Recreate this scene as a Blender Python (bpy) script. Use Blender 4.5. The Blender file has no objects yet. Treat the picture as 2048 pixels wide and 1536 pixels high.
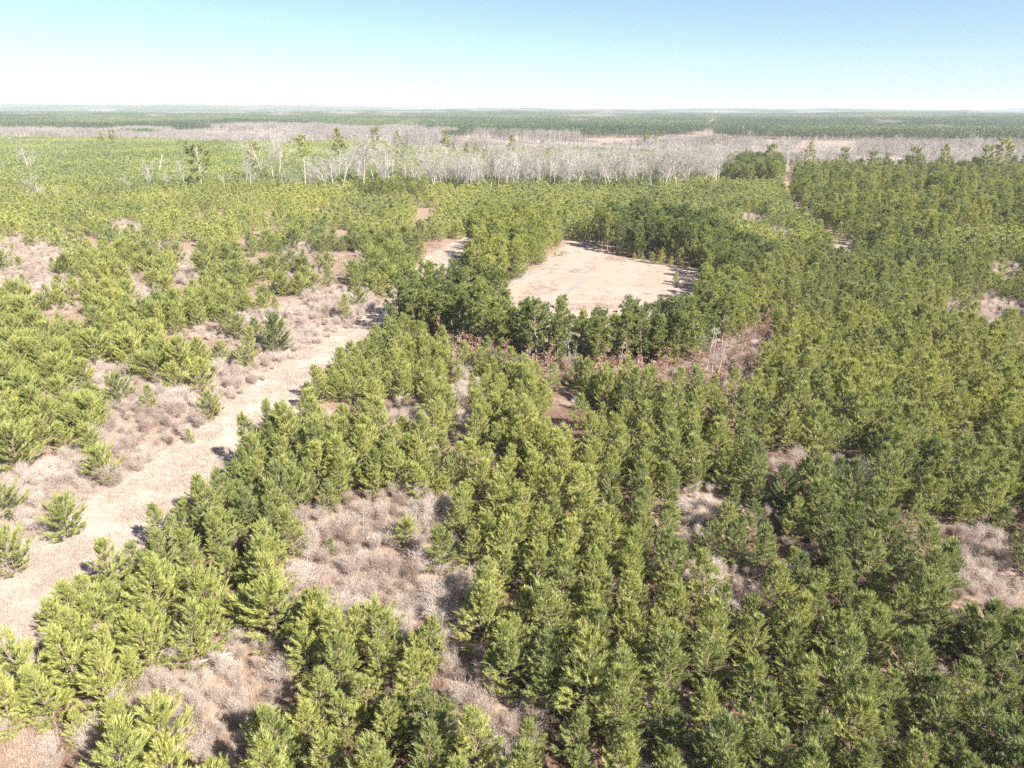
import bpy, math, random
import numpy as np
R = math.radians
rng = np.random.default_rng(7)
random.seed(7)
scene = bpy.context.scene
col = scene.collection
W_, H_ = 2048.0, 1536.0          # the photo's own pixel frame
CAM_H, PITCH, HFOV = 38.0, 21.5, 72.5
FPX = (W_/2)/math.tan(R(HFOV/2))
SUN_AZ, SUN_EL = 132.0, 40.0     # clockwise from the view direction

# ------------------------------------------------------------------ terrain
def smooth(a, b, x):
    t = np.clip((x-a)/(b-a), 0, 1); return t*t*(3-2*t)
_perm = np.random.default_rng(3).random((256, 256))
def vnoise(x, y):
    x = np.asarray(x, float); y = np.asarray(y, float)
    xi = np.floor(x).astype(int); yi = np.floor(y).astype(int)
    fx = x-xi; fy = y-yi; fx = fx*fx*(3-2*fx); fy = fy*fy*(3-2*fy)
    g = lambda a, b: _perm[a % 256, b % 256]
    return (g(xi, yi)*(1-fx)+g(xi+1, yi)*fx)*(1-fy)+(g(xi, yi+1)*(1-fx)+g(xi+1, yi+1)*fx)*fy
def fbm(x, y, o=4):
    s, a, n = 0, .5, 0
    for i in range(o):
        s = s+a*vnoise(x*2**i+17*i, y*2**i+31*i); n += a; a *= .5
    return s/n
def ground_z(x, y):
    x = np.asarray(x, float); y = np.asarray(y, float)
    r = np.hypot(x, y)
    z = (fbm(x/420+5, y/420+9, 3)-.5)*2*4.0*smooth(380, 900, r)
    z = z + (13+(fbm(x/1500+2, y/1500+3, 3)-.5)*2*17)*smooth(1500, 4200, r)
    z = z + (fbm(x/2600+8, y/2600+1, 3)-.35)*2*36*smooth(4500, 9000, r)
    z = z + ((fbm(x/900+11, y/900+4, 3)-.5)*2*30-4)*smooth(3200, 5200, r)
    return z

def cam_axes():
    p = R(PITCH)
    f = np.array([0, math.cos(p), -math.sin(p)]); u = np.array([0, math.sin(p), math.cos(p)]); r = np.array([1., 0, 0])
    return r, u, f
_r, _u, _f = cam_axes()
def project(x, y, z):
    """world -> the photo's pixels (and depth)"""
    x = np.asarray(x, float); y = np.asarray(y, float); z = np.asarray(z, float)-CAM_H
    d = y*_f[1]+z*_f[2]; v = y*_u[1]+z*_u[2]
    d = np.where(d < .1, .1, d)
    return W_/2+FPX*x/d, H_/2-FPX*v/d, d
def P(px, py):
    """photo pixel -> the point of the ground it shows"""
    d = _f+_r*((px-W_/2)/FPX)+_u*((H_/2-py)/FPX)
    hd = math.hypot(d[0], d[1])
    if d[2] < -1e-4:
        t = CAM_H/-d[2]
    else: t = 9000/hd
    for _ in range(12):
        z = float(ground_z(d[0]*t, d[1]*t))
        if d[2] < -1e-4: t = min((CAM_H-z)/-d[2], 12000/hd)
    return d[0]*t, d[1]*t, float(ground_z(d[0]*t, d[1]*t))

def inpoly(u, v, poly):
    u = np.asarray(u); v = np.asarray(v); c = np.zeros(u.shape, bool)
    n = len(poly)
    for i in range(n):
        x1, y1 = poly[i]; x2, y2 = poly[(i+1) % n]
        if y1 == y2: continue
        c ^= ((y1 > v) != (y2 > v)) & (u < (x2-x1)*(v-y1)/(y2-y1)+x1)
    return c
def inell(u, v, e):
    return ((u-e[0])/e[2])**2+((v-e[1])/e[3])**2 < 1

# ------------------------------------------------------------------ zones, read off the photo and lying on the ground
TRACK_L = [(-200, 1290), (0, 1120), (90, 1055), (205, 985), (365, 880), (482, 785), (585, 715), (660, 672), (715, 640), (770, 600), (815, 550), (850, 515), (900, 488), (935, 472)]
TRACK_R = [(962, 482), (940, 508), (918, 540), (885, 580), (840, 610), (800, 650), (748, 692), (678, 750), (578, 846), (466, 960), (326, 1085), (196, 1205), (104, 1310), (50, 1380), (-200, 1510)]
OPENING = [(820, 540), (880, 505), (935, 500), (930, 560), (885, 612), (810, 628)]
TRACK = TRACK_L+TRACK_R
CLEARING = [(1000, 580), (1045, 552), (1085, 528), (1112, 500), (1135, 482), (1170, 480), (1195, 494), (1240, 514), (1290, 520), (1340, 528), (1390, 536), (1412, 556), (1402, 590), (1370, 640), (1330, 690), (1180, 694), (1060, 680), (1010, 630)]
ROAD = [(1557, 352), (1573, 352), (1581, 386), (1604, 419), (1642, 455), (1712, 500), (1703, 511), (1622, 466), (1586, 430), (1566, 390)]
VERGE = [(-60, 1100), (60, 960), (190, 890), (270, 800), (360, 770), (450, 715), (520, 690), (560, 620), (640, 585), (740, 640), (700, 672), (640, 715), (540, 785), (430, 880), (300, 985), (130, 1075), (0, 1165), (-60, 1210)]
BRUSH_A = [(535, 1220), (575, 1120), (615, 1040), (680, 1005), (760, 988), (905, 1015), (900, 1090), (960, 1170), (955, 1245), (915, 1300), (800, 1295), (700, 1292), (600, 1262)]
BRUSH_B = [(190, 1450), (260, 1390), (335, 1325), (425, 1330), (475, 1285), (565, 1300), (585, 1370), (560, 1440), (505, 1500), (470, 1600), (230, 1620), (170, 1520)]
GAPS = [(45, 528, 80, 45), (215, 765, 60, 26), (282, 595, 18, 40), (372, 537, 26, 20), (520, 655, 32, 30), (810, 840, 42, 28), (930, 805, 28, 48), (1400, 1060, 30, 55), (1572, 945, 24, 30),
        (1480, 1160, 44, 30), (2030, 1150, 130, 75), (1970, 620, 95, 22), (1010, 1440, 60, 42), (936, 1340, 30, 40), (1700, 930, 24, 16), (66, 1478, 38, 22), (160, 945, 60, 40),
        (60, 1000, 70, 40), (330, 780, 40, 26), (110, 580, 60, 18), (1505, 440, 18, 10), (1560, 470, 14, 8), (250, 460, 30, 9), (700, 600, 40, 16), (1690, 500, 30, 10), (600, 500, 24, 8), (2010, 545, 34, 18)]
OAKS_ZONE = [(890, 690), (960, 712), (1050, 730), (1200, 742), (1380, 740), (1470, 690), (1530, 655), (1545, 700), (1500, 800), (1380, 818), (1200, 772), (1040, 768), (900, 735)]
M_FRONT = [(1010, 690), (1060, 704), (1340, 706), (1400, 680), (1440, 650), (1480, 680), (1400, 732), (1200, 738), (1050, 728), (1000, 715)]
M_FRONTL = [(786, 640), (830, 626), (900, 622), (980, 640), (1020, 690), (1000, 716), (960, 708), (880, 684), (800, 676)]
M_RIGHT = [(1405, 545), (1420, 520), (1480, 505), (1540, 560), (1520, 640), (1470, 680), (1425, 655), (1395, 620)]
M_BACK = [(1182, 498), (1240, 510), (1340, 524), (1400, 532), (1450, 505), (1420, 480), (1340, 468), (1250, 468), (1190, 478)]
M_LEFT = [(985, 590), (1012, 566), (1080, 524), (1112, 494), (1100, 466), (1000, 450), (940, 470), (970, 480), (950, 512), (940, 545), (935, 575)]
M_UPPER = [(1580, 345), (2200, 345), (2200, 480), (1900, 480), (1850, 505), (1720, 525), (1650, 462), (1606, 425), (1590, 390)]
M_KNOT = [(1440, 352), (1480, 335), (1556, 345), (1562, 375), (1500, 372), (1440, 368)]
M_DARK = [(715, 398), (760, 392), (850, 404), (850, 412), (740, 412)]
B_BELT = [(870, 378), (1000, 370), (1150, 366), (1320, 362), (1440, 356), (1436, 376), (1330, 390), (1100, 393), (960, 393), (870, 391)]
B_BELT2 = [(650, 372), (870, 368), (870, 390), (640, 390)]
B_MIDR = [(1440, 320), (1560, 322), (1700, 330), (2300, 332), (2300, 350), (1800, 352), (1560, 345), (1440, 345)]
FIELD_FAR = [(-900, 284), (0, 284), (250, 287), (400, 292), (560, 296), (740, 290), (800, 296), (840, 306), (900, 312), (1010, 310), (1100, 307), (1250, 308), (1330, 316), (1420, 330), (1420, 384), (-900, 384)]
FIELD_FAR2 = [(1395, 318), (1500, 316), (1510, 335), (1390, 340)]
BARE_FAR = [(-900, 271), (0, 271), (200, 273), (350, 267), (420, 259), (560, 258), (700, 261), (820, 266), (900, 271), (1050, 279), (1200, 289), (1400, 293), (1560, 293), (1800, 298), (2900, 300), (2900, 310), (1700, 309), (1400, 306), (1250, 306), (1000, 306), (850, 304), (800, 294), (740, 288), (560, 295), (400, 291), (200, 287), (-900, 283)]
PALE_FIELDS = [[(400, 268), (450, 262), (540, 263), (600, 270), (560, 276), (440, 275)], [(880, 275), (1000, 280), (1150, 288), (1320, 296), (1300, 303), (1100, 298), (930, 288)],
               [(1110, 246), (1180, 244), (1260, 247), (1240, 251), (1140, 252)], [(1010, 243), (1070, 244), (1060, 247), (1015, 246)],
               [(1600, 316), (1700, 311), (1850, 312), (2300, 316), (2300, 322), (1850, 321), (1700, 324), (1600, 326)], [(1340, 309), (1450, 308), (1470, 314), (1360, 316)], [(1140, 312), (1340, 309), (1330, 316), (1150, 318)]]
CUT = [(1425, 222), (1434, 222), (1426, 250), (1412, 280), (1396, 280), (1412, 250)]
GREY_PATCH = [(205, 226, 30, 4), (690, 232, 40, 3), (1690, 238, 16, 4), (1970, 226, 40, 4), (1770, 252, 26, 4), (1180, 237, 60, 3), (310, 240, 18, 3), (1870, 262, 26, 3), (560, 236, 30, 3), (1240, 229, 50, 2)]
SCRUB = [[(330, 262), (620, 264), (640, 286), (560, 293), (400, 290), (330, 285)], [(860, 274), (1000, 280), (1330, 294), (1330, 307), (1000, 306), (860, 300)], [(1560, 309), (2400, 311), (2400, 332), (1560, 330)]]
def scrub(u, v):
    m = np.zeros(np.shape(u), bool)
    for p in SCRUB: m |= inpoly(u, v, p)
    return m
GAPS = [(a, b+.42*h, c+10, d+.40*h) for (a, b, c, d), h in ((g, float(np.interp(g[1], [400, 600, 1100, 1500], [9, 24, 70, 105]))) for g in GAPS)]
def far_bare(u, v):
    m = inpoly(u, v, BARE_FAR)
    for e in GREY_PATCH: m |= inell(u, v, e)
    return m
def pale(u, v):
    m = np.zeros(np.shape(u), bool)
    for p in PALE_FIELDS: m |= inpoly(u, v, p)
    return m
def gap(u, v):
    m = inpoly(u, v, OPENING) | inpoly(u, v, BRUSH_A) | inpoly(u, v, BRUSH_B) | inpoly(u, v, VERGE)
    for e in GAPS: m |= inell(u, v, e)
    return m
def wob(x, y, amp=1.4, s=4.0):
    """a point moved a little, so that zone edges come out ragged"""
    return x+(fbm(x/s, y/s, 3)-.5)*2*amp, y+(fbm(x/s+40, y/s+11, 3)-.5)*2*amp

# ------------------------------------------------------------------ materials
def nodes(name):
    m = bpy.data.materials.new(name); m.use_nodes = True
    nt = m.node_tree; nt.nodes.clear()
    return m, nt, nt.nodes, nt.links
def ramp(n, stops):
    c = n.color_ramp
    while len(c.elements) > 1: c.elements.remove(c.elements[-1])
    c.elements[0].position = stops[0][0]; c.elements[0].color = (*stops[0][1], 1)
    for p, k in stops[1:]:
        e = c.elements.new(p); e.color = (*k, 1)
def leaf_mat(name, stops, transl=.28, rough=.5, noise_scale=1.6, noise_amt=.22, spec=.25):
    """needles or leaves; «tint» is each tree's own shade"""
    m, nt, N, L = nodes(name)
    out = N.new('ShaderNodeOutputMaterial')
    at = N.new('ShaderNodeAttribute'); at.attribute_type = 'INSTANCER'; at.attribute_name = 'tint'
    tc = N.new('ShaderNodeTexCoord'); nz = N.new('ShaderNodeTexNoise'); nz.inputs['Scale'].default_value = noise_scale; nz.inputs['Detail'].default_value = 3
    L.new(tc.outputs['Object'], nz.inputs['Vector'])
    sub = N.new('ShaderNodeMath'); sub.operation = 'SUBTRACT'; L.new(nz.outputs['Fac'], sub.inputs[0]); sub.inputs[1].default_value = .5
    mul = N.new('ShaderNodeMath'); mul.operation = 'MULTIPLY_ADD'; L.new(sub.outputs[0], mul.inputs[0]); mul.inputs[1].default_value = noise_amt*4; L.new(at.outputs['Fac'], mul.inputs[2])
    cr = N.new('ShaderNodeValToRGB'); ramp(cr, stops); L.new(mul.outputs[0], cr.inputs[0])
    pb = N.new('ShaderNodeBsdfPrincipled'); pb.inputs['Roughness'].default_value = rough; pb.inputs['Specular IOR Level'].default_value = spec
    L.new(cr.outputs[0], pb.inputs['Base Color'])
    tr = N.new('ShaderNodeBsdfTranslucent'); L.new(cr.outputs[0], tr.inputs['Color'])
    mx = N.new('ShaderNodeMixShader'); mx.inputs[0].default_value = transl
    L.new(pb.outputs[0], mx.inputs[1]); L.new(tr.outputs[0], mx.inputs[2]); L.new(mx.outputs[0], out.inputs['Surface'])
    return m
def rough_mat(name, stops, scale=3.0, rough=.85, stretch=(1, 1, 1), bump=.0, spec=.15):
    m, nt, N, L = nodes(name)
    out = N.new('ShaderNodeOutputMaterial'); tc = N.new('ShaderNodeTexCoord'); mp = N.new('ShaderNodeMapping'); mp.inputs['Scale'].default_value = stretch
    L.new(tc.outputs['Object'], mp.inputs['Vector'])
    nz = N.new('ShaderNodeTexNoise'); nz.inputs['Scale'].default_value = scale; nz.inputs['Detail'].default_value = 5; L.new(mp.outputs[0], nz.inputs['Vector'])
    cr = N.new('ShaderNodeValToRGB'); ramp(cr, stops); L.new(nz.outputs['Fac'], cr.inputs[0])
    pb = N.new('ShaderNodeBsdfPrincipled'); pb.inputs['Roughness'].default_value = rough; pb.inputs['Specular IOR Level'].default_value = spec
    L.new(cr.outputs[0], pb.inputs['Base Color'])
    if bump:
        b = N.new('ShaderNodeBump'); b.inputs['Strength'].default_value = bump; b.inputs['Distance'].default_value = .1
        L.new(nz.outputs['Fac'], b.inputs['Height']); L.new(b.outputs[0], pb.inputs['Normal'])
    L.new(pb.outputs[0], out.inputs['Surface'])
    return m
M_YOUNG = leaf_mat('young_needles', [(0, (.195, .235, .095)), (.35, (.295, .325, .115)), (.7, (.385, .40, .135)), (1, (.44, .435, .15))], transl=.34, noise_amt=.16)
M_MATURE = leaf_mat('mature_needles', [(0, (.12, .158, .060)), (.4, (.225, .262, .082)), (.75, (.33, .355, .10)), (1, (.43, .425, .13))], noise_scale=.7, transl=.36)
M_FARP = leaf_mat('forest_needles', [(0, (.05, .085, .042)), (.5, (.095, .135, .055)), (1, (.16, .195, .07))], noise_scale=.08, noise_amt=.3)
M_OAK = leaf_mat('dead_oak_leaves', [(0, (.16, .09, .062)), (.5, (.29, .18, .13)), (1, (.42, .31, .25))], noise_scale=2)
M_SHRUB = leaf_mat('shrub_twigs', [(0, (.37, .29, .255)), (.5, (.55, .47, .425)), (1, (.68, .61, .565))], transl=.45, rough=.8, spec=.1)
M_GRASS = leaf_mat('dry_grass_blades', [(0, (.27, .195, .155)), (.5, (.45, .37, .32)), (1, (.55, .475, .425))], transl=.3, rough=.8, spec=.1)
M_BARK = rough_mat('pine_bark', [(.3, (.16, .11, .085)), (.7, (.34, .27, .22))], 2.5, stretch=(3, 3, 1))
M_LIMB = rough_mat('pale_limb_bark', [(.3, (.14, .10, .075)), (.7, (.30, .24, .18))], 2.5)
M_TALLB = rough_mat('tall_pine_bark', [(.3, (.30, .25, .21)), (.7, (.48, .42, .36))], .8, stretch=(2, 2, .6))
M_BARE = rough_mat('bare_bark', [(.3, (.33, .31, .29)), (.7, (.52, .495, .465))], .8, stretch=(2, 2, .6))
M_TWIG = leaf_mat('bare_twigs', [(0, (.25, .225, .21)), (.5, (.34, .315, .295)), (1, (.45, .42, .40))], transl=.1, rough=.8, noise_scale=.4, noise_amt=.1, spec=.1)
M_WOODB = leaf_mat('wood_twigs', [(0, (.16, .137, .128)), (.5, (.225, .20, .19)), (1, (.30, .275, .265))], transl=.1, rough=.8, noise_scale=.1, noise_amt=.1, spec=.1)

# ------------------------------------------------------------------ mesh building
def nrm(a):
    return a/np.maximum(np.linalg.norm(a, axis=-1, keepdims=True), 1e-9)
class MB:
    def __init__(s): s.v, s.f, s.m, s.n = [], [], [], 0
    def add(s, v, f, mat=0):
        v = np.asarray(v, float).reshape(-1, 3); f = np.asarray(f, int).reshape(-1, 3)
        s.v.append(v); s.f.append(f+s.n); s.m.append(np.full(len(f), mat)); s.n += len(v)
    def blades(s, p, d, L, w, rg, mat=0):
        """thin pointed triangles from p along d"""
        d = nrm(d); side = nrm(np.cross(d, rg.normal(size=d.shape)))
        n = len(p); L = np.broadcast_to(L, n)[:, None]; w = np.broadcast_to(w, n)[:, None]
        v = np.stack([p-side*w/2, p+side*w/2, p+d*L], 1)
        s.add(v, np.arange(3*n).reshape(-1, 3), mat)
    def leaves(s, p, size, rg, mat=0):
        n = len(p); a = nrm(rg.normal(size=(n, 3))); b = nrm(np.cross(a, rg.normal(size=(n, 3))))
        k = np.broadcast_to(size, n)[:, None]
        v = np.stack([p-a*k*.5, p+b*k*.42, p+a*k*.5, p-b*k*.42], 1)
        i = np.arange(n)[:, None]*4
        s.add(v, np.concatenate([i+[0, 1, 2], i+[0, 2, 3]]), mat)
    def tube(s, pts, rad, sides=5, mat=0, cap=False):
        pts = np.asarray(pts, float); k = len(pts)
        t = nrm(np.gradient(pts, axis=0)); ref = np.array([.31, .95, .05]) if abs(t[0][2]) > .5 else np.array([0, 0, 1.])
        a = nrm(np.cross(t, ref)); b = np.cross(t, a)
        th = np.arange(sides)*2*math.pi/sides
        ring = pts[:, None]+(a[:, None]*np.cos(th)[None, :, None]+b[:, None]*np.sin(th)[None, :, None])*np.asarray(rad)[:, None, None]
        f = []
        for i in range(k-1):
            for j in range(sides):
                q = (j+1) % sides; A, B, C, D = i*sides+j, i*sides+q, (i+1)*sides+q, (i+1)*sides+j
                f += [(A, B, C), (A, C, D)]
        v = ring.reshape(-1, 3)
        if cap:
            v = np.concatenate([v, pts[[0, -1]]]); c0, c1 = k*sides, k*sides+1
            for j in range(sides):
                q = (j+1) % sides; f += [(c0, q, j), (c1, (k-1)*sides+j, (k-1)*sides+q)]
        s.add(v, f, mat)
    def merge(s, o, mat=0):
        for v, f in zip(o.v, o.f): pass
        v = np.concatenate(o.v); f = np.concatenate(o.f); s.add(v, f, mat)
    def mesh(s, name, mats, smooth_=False):
        me = bpy.data.meshes.new(name)
        v = np.concatenate(s.v).astype(np.float32); f = np.concatenate(s.f).astype(np.int32)
        me.vertices.add(len(v)); me.vertices.foreach_set('co', v.ravel())
        me.loops.add(f.size); me.loops.foreach_set('vertex_index', f.ravel())
        me.polygons.add(len(f)); me.polygons.foreach_set('loop_start', np.arange(0, f.size, 3, dtype=np.int32))
        for m in mats: me.materials.append(m)
        me.polygons.foreach_set('material_index', np.concatenate(s.m).astype(np.int32))
        if smooth_: me.polygons.foreach_set('use_smooth', np.ones(len(f), bool))
        me.update(calc_edges=True); me.validate()
        return me

def plumes(mb, p0, d, L, n, bl, bw, rg, spread=.42, mat=0):
    """needled shoots: narrow blades lying round each shoot's axis like scales, tips standing off"""
    k = len(p0); d = nrm(np.asarray(d)); p0 = np.asarray(p0); L = np.asarray(L)
    t = rg.random((k, n)); A = np.broadcast_to(d[:, None], (k, n, 3))
    per = nrm(np.cross(A, rg.normal(size=(k, n, 3)))); tan_ = np.cross(A, per)
    base = p0[:, None]+A*(L[:, None]*t)[..., None]+per*(.16*bl*(1.1-t))[..., None]
    dd = nrm(A*.9+per*(spread*(1.2-.5*t)*rg.uniform(.6, 1.4, (k, n)))[..., None]+rg.normal(size=(k, n, 3))*.10)
    side = nrm(tan_+rg.normal(size=(k, n, 3))*.35); w = (bw*rg.uniform(.7, 1.3, (k, n)))[..., None]
    ln = (bl*(.7+.6*rg.random((k, n))))[..., None]
    v = np.stack([base-side*w/2, base+side*w/2, base+dd*ln], 2).reshape(-1, 3)
    mb.add(v, np.arange(3*k*n).reshape(-1, 3), mat)

def young_pine(seed, H=5.6, RR=1.7, lod=0, bushy=False):
    rg = np.random.default_rng(seed); crown, wood = MB(), MB()
    lean = rg.normal(size=2)*.05
    zt = np.linspace(0, H, 7); px = lean[0]*zt**1.3+rg.normal(size=7)*.03; py = lean[1]*zt**1.3+rg.normal(size=7)*.03
    px[0] = py[0] = 0
    rad = np.linspace(.075, .012, 7)*H/5.5
    wood.tube(np.stack([px, py, zt], 1), rad, 6 if lod == 0 else 3)
    sp, sd, sl = [], [], []
    z = .30
    while z < H*.95:
        t = z/H
        nb = rg.integers(5, 8) if lod == 0 else rg.integers(4, 6)
        prof = min(1.0, (1.3*(1-t)**.6 if bushy else 1.28*(1-t)**.82))*(.72+.28*smooth(0, .22, t))
        az0 = rg.random()*6.28
        for b in range(nb):
            az = az0+b*6.283/nb+rg.normal()*.25
            ln = RR*prof*(rg.uniform(.55, 1.2) if bushy else rg.uniform(.68, 1.14))+.12
            el = R(8+50*t+rg.normal()*8)
            o = np.array([np.interp(z, zt, px), np.interp(z, zt, py), z])
            h = np.array([math.cos(az), math.sin(az), 0])
            ks = np.linspace(0, 1, 5)
            pts = o+h*(ks*ln*math.cos(el))[:, None]+np.array([0, 0, 1.])*(ks*ln*math.sin(el)+.22*ln*ks**2)[:, None]
            if lod == 0: wood.tube(pts, np.linspace(.022, .006, 5)*(1.2-t*.5), 3)
            ns = max(2, int(round(ln*((5.0 if bushy else 3.6) if lod == 0 else 1.9))))
            tip = nrm(pts[-1]-pts[-2]+np.array([0, 0, .15]))
            pl = .34+.14*rg.random()
            sp.append(pts[-1]-tip*.12); sd.append(tip); sl.append(pl*1.15)
            for q in range(ns):
                s_ = rg.uniform(.28, .95); p = o+(pts[-1]-o)*s_+np.array([0, 0, .22*ln*(s_**2-s_)])
                sa = rg.choice([-1, 1])*rg.uniform(.35, .95)
                hh = np.array([math.cos(az+sa), math.sin(az+sa), 0])
                d = nrm(hh*math.cos(el)+np.array([0, 0, 1.])*(math.sin(el)+.35+rg.normal()*.18))
                sp.append(p); sd.append(d); sl.append(pl*rg.uniform(.75, 1.2)*(1.0+.25*(1-s_)))
        z += rg.uniform(.36, .52) if lod == 0 else rg.uniform(.5, .7)
    top = np.array([px[-1], py[-1], H])
    for k in range(5):
        d = nrm(np.array([rg.normal()*.42, rg.normal()*.42, 1.0])) if k else np.array([lean[0], lean[1], 1.])
        sp.append(top-np.array([0, 0, .34])); sd.append(d); sl.append(.62 if k == 0 else .42)
    if lod == 0: plumes(crown, sp, sd, sl, 28, .25, .042, rg)
    else: plumes(crown, sp, sd, sl, 8, .38, .14, rg, .5)
    return crown, wood

def scrub_pine(seed, H=5.5, RR=1.8):
    """light version for far stands: loose clumps in a cone"""
    rg = np.random.default_rng(seed); crown = MB(); n = 95
    t = rg.random(n)**.75*.93+.05; az = rg.random(n)*6.28; r = RR*np.minimum(1, 1.25*(1-t)**.8)*np.sqrt(rg.random(n))
    p = np.stack([np.cos(az)*r, np.sin(az)*r, t*H], 1)
    d = np.stack([np.cos(az), np.sin(az), np.full(n, 1.0)], 1)+rg.normal(size=(n, 3))*.45
    crown.blades(p, d, .95, .34, rg)
    return crown

def big_pine(seed, H=12, RR=2.6, bottom=.3, shape='round', nbr=46, dens=1.0, bl=.33, bw=.085, nblade=19):
    """a grown pine: bare lower trunk, irregular limbs, needle clumps at the limb ends"""
    rg = np.random.default_rng(seed); crown, wood = MB(), MB()
    zt = np.linspace(0, H*.98, 9); sw = rg.normal(size=2)*.25
    px = sw[0]*np.sin(zt/H*2.5)+rg.normal(size=9)*.06; py = sw[1]*np.sin(zt/H*2.1)+rg.normal(size=9)*.06; px[0] = py[0] = 0
    wood.tube(np.stack([px, py, zt], 1), np.linspace(.0125*H, .003*H, 9), 7)
    sp, sd, sl = [], [], []
    for b in range(nbr):
        t = bottom+(1-bottom)*((b+rg.random())/nbr)**.9; z = min(t, .985)*H
        q = (t-bottom)/(1-bottom)
        if shape == 'round': prof = math.sqrt(max(0, 1-(1.75*q-.75)**2)) if q > .43 else .62+.38*q/.43
        elif shape == 'flat': prof = .55+.5*math.sin(min(1, q*1.15)*math.pi*.8) if q < .9 else .45
        else: prof = min(1, 1.15*(1-q)**.6)
        ln = RR*max(prof, .18)*rg.uniform(.55, 1.15); az = b*2.4+rg.normal()*.5
        el = R((5+38*q if shape != 'flat' else 2+26*q)+rg.normal()*12)
        o = np.array([np.interp(z, zt, px), np.interp(z, zt, py), z]); h = np.array([math.cos(az), math.sin(az), 0])
        ks = np.linspace(0, 1, 5)
        pts = o+h*(ks*ln*math.cos(el))[:, None]+np.array([0, 0, 1.])*(ks*ln*math.sin(el)+.18*ln*ks**2)[:, None]+np.cumsum(rg.normal(size=(5, 3))*.05*ln/2, 0)*(ks > 0)[:, None]
        wood.tube(pts, np.linspace(.0042*H, .0012*H, 5), 3)
        nc = max(2, int(ln*2.0*dens))
        for c in range(nc):                 # clumps
            s_ = 1-rg.random()**1.5*.62 if c else 1.0
            cp = np.array([np.interp(s_, ks, pts[:, i]) for i in range(3)])+rg.normal(size=3)*.22*np.array([1, 1, .6])
            for k in range(rg.integers(4, 7)):
                d = nrm(h*.5+rg.normal(size=3)*.75+np.array([0, 0, .55]))
                sp.append(cp+rg.normal(size=3)*.12); sd.append(d); sl.append(rg.uniform(.25, .5))
    plumes(crown, sp, sd, sl, nblade, bl, bw, rg, .55)
    # a few dead stubs low on the trunk
    for k in range(6):
        z = rg.uniform(.12, bottom)*H; az = rg.random()*6.28
        o = np.array([np.interp(z, zt, px), np.interp(z, zt, py), z]); e = o+np.array([math.cos(az), math.sin(az), .1])*rg.uniform(.4, 1.2)
        wood.tube([o, (o+e)/2, e], [.03, .02, .008], 3)
    return crown, wood

def bare_tree(seed, H=16, forks=3, twig=1.0, spread=.5, narrow=False):
    """leafless broadleaf: trunk part and a crown part of limbs and fine twigs"""
    rg = np.random.default_rng(seed); crown, wood = MB(), MB(); tw_p, tw_d, tw_l = [], [], []
    def limb(p, d, L, r, lvl, mb):
        k = 5; pts = [p]; dd = d
        for i in range(k):
            dd = nrm(dd+rg.normal(size=3)*(.05 if narrow else .10)+np.array([0, 0, .05])); pts.append(pts[-1]+dd*L/k)
        pts = np.array(pts); mb.tube(pts, np.linspace(r, r*.45, k+1), 5 if lvl == 0 else 3)
        if lvl >= 3 or L < .5: 
            for i in range(int(7*twig)):
                s_ = rg.uniform(.1, 1); q = pts[min(k, int(s_*k)+0)]
                tw_p.append(q); tw_d.append(nrm(dd*.8+rg.normal(size=3)*.6)); tw_l.append(L*rg.uniform(.5, 1.0))
            return
        n = {0: (rg.integers(10, 14) if narrow else rg.integers(7, 11)), 1: 4 if narrow else 5, 2: 3 if narrow else 3}[lvl]
        for i in range(n):
            s_ = (rg.uniform(.28, .98) if narrow else rg.uniform(.30, .97)) if lvl == 0 else rg.uniform(.25, 1)
            j = s_*k; a = int(min(j, k-1)); q = pts[a]+(pts[a+1]-pts[a])*(j-a)
            az = rg.random()*6.28; o = nrm(np.cross(dd, [math.cos(az), math.sin(az), .3]))
            nd = nrm(dd*(1-spread*.5)+o*(spread+.25*rg.random()))
            limb(q, nd, L*(rg.uniform(.14, .26)*(1.5-s_) if narrow and lvl == 0 else rg.uniform(.34, .56)), r*(.42 if narrow else .5-.12*lvl)*(1.1-.5*s_)+(.001 if narrow else .004), lvl+1, crown)
    limb(np.zeros(3), nrm(np.array([rg.normal()*.05, rg.normal()*.05, 1])), H*(.92 if narrow else .86), H*(.006 if narrow else .0115), 0, wood)
    crown.blades(np.array(tw_p), np.array(tw_d), np.array(tw_l)*1.1, .014 if narrow else .035*H/16+.02, rg)
    return crown, wood

def shrub(seed, H=1.6, RR=1.0, n=2000):
    rg = np.random.default_rng(seed); mb = MB(); k = rg.integers(5, 9)
    stems = []
    for i in range(k):
        az = rg.random()*6.28; q = rg.uniform(.1, .85); tip = np.array([math.cos(az)*RR*q, math.sin(az)*RR*q, H*rg.uniform(.6, 1.0)*(1-.35*q*q)])
        b0 = np.array([math.cos(az), math.sin(az), 0])*.12*q; mid = (b0+tip)/2+rg.normal(size=3)*.08; mid[2] = abs(mid[2])
        mb.tube([b0, mid, tip*.92], [.018, .012, .006], 3); stems.append((b0, mid, tip))
    p, d, L = [], [], []
    for i in range(n):
        b0, mid, tip = stems[rg.integers(k)]
        s_ = rg.random()**.55; q = b0+(tip-b0)*s_+rg.normal(size=3)*.16*RR*np.array([1, 1, .8])*(.35+s_)
        q[2] = max(q[2], .05)
        p.append(q); d.append(nrm(np.array([q[0], q[1], .75])+rg.normal(size=3)*.45)); L.append(rg.uniform(.14, .34))
    mb.blades(np.array(p), np.array(d), np.array(L), .0125, rg)
    return mb

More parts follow.
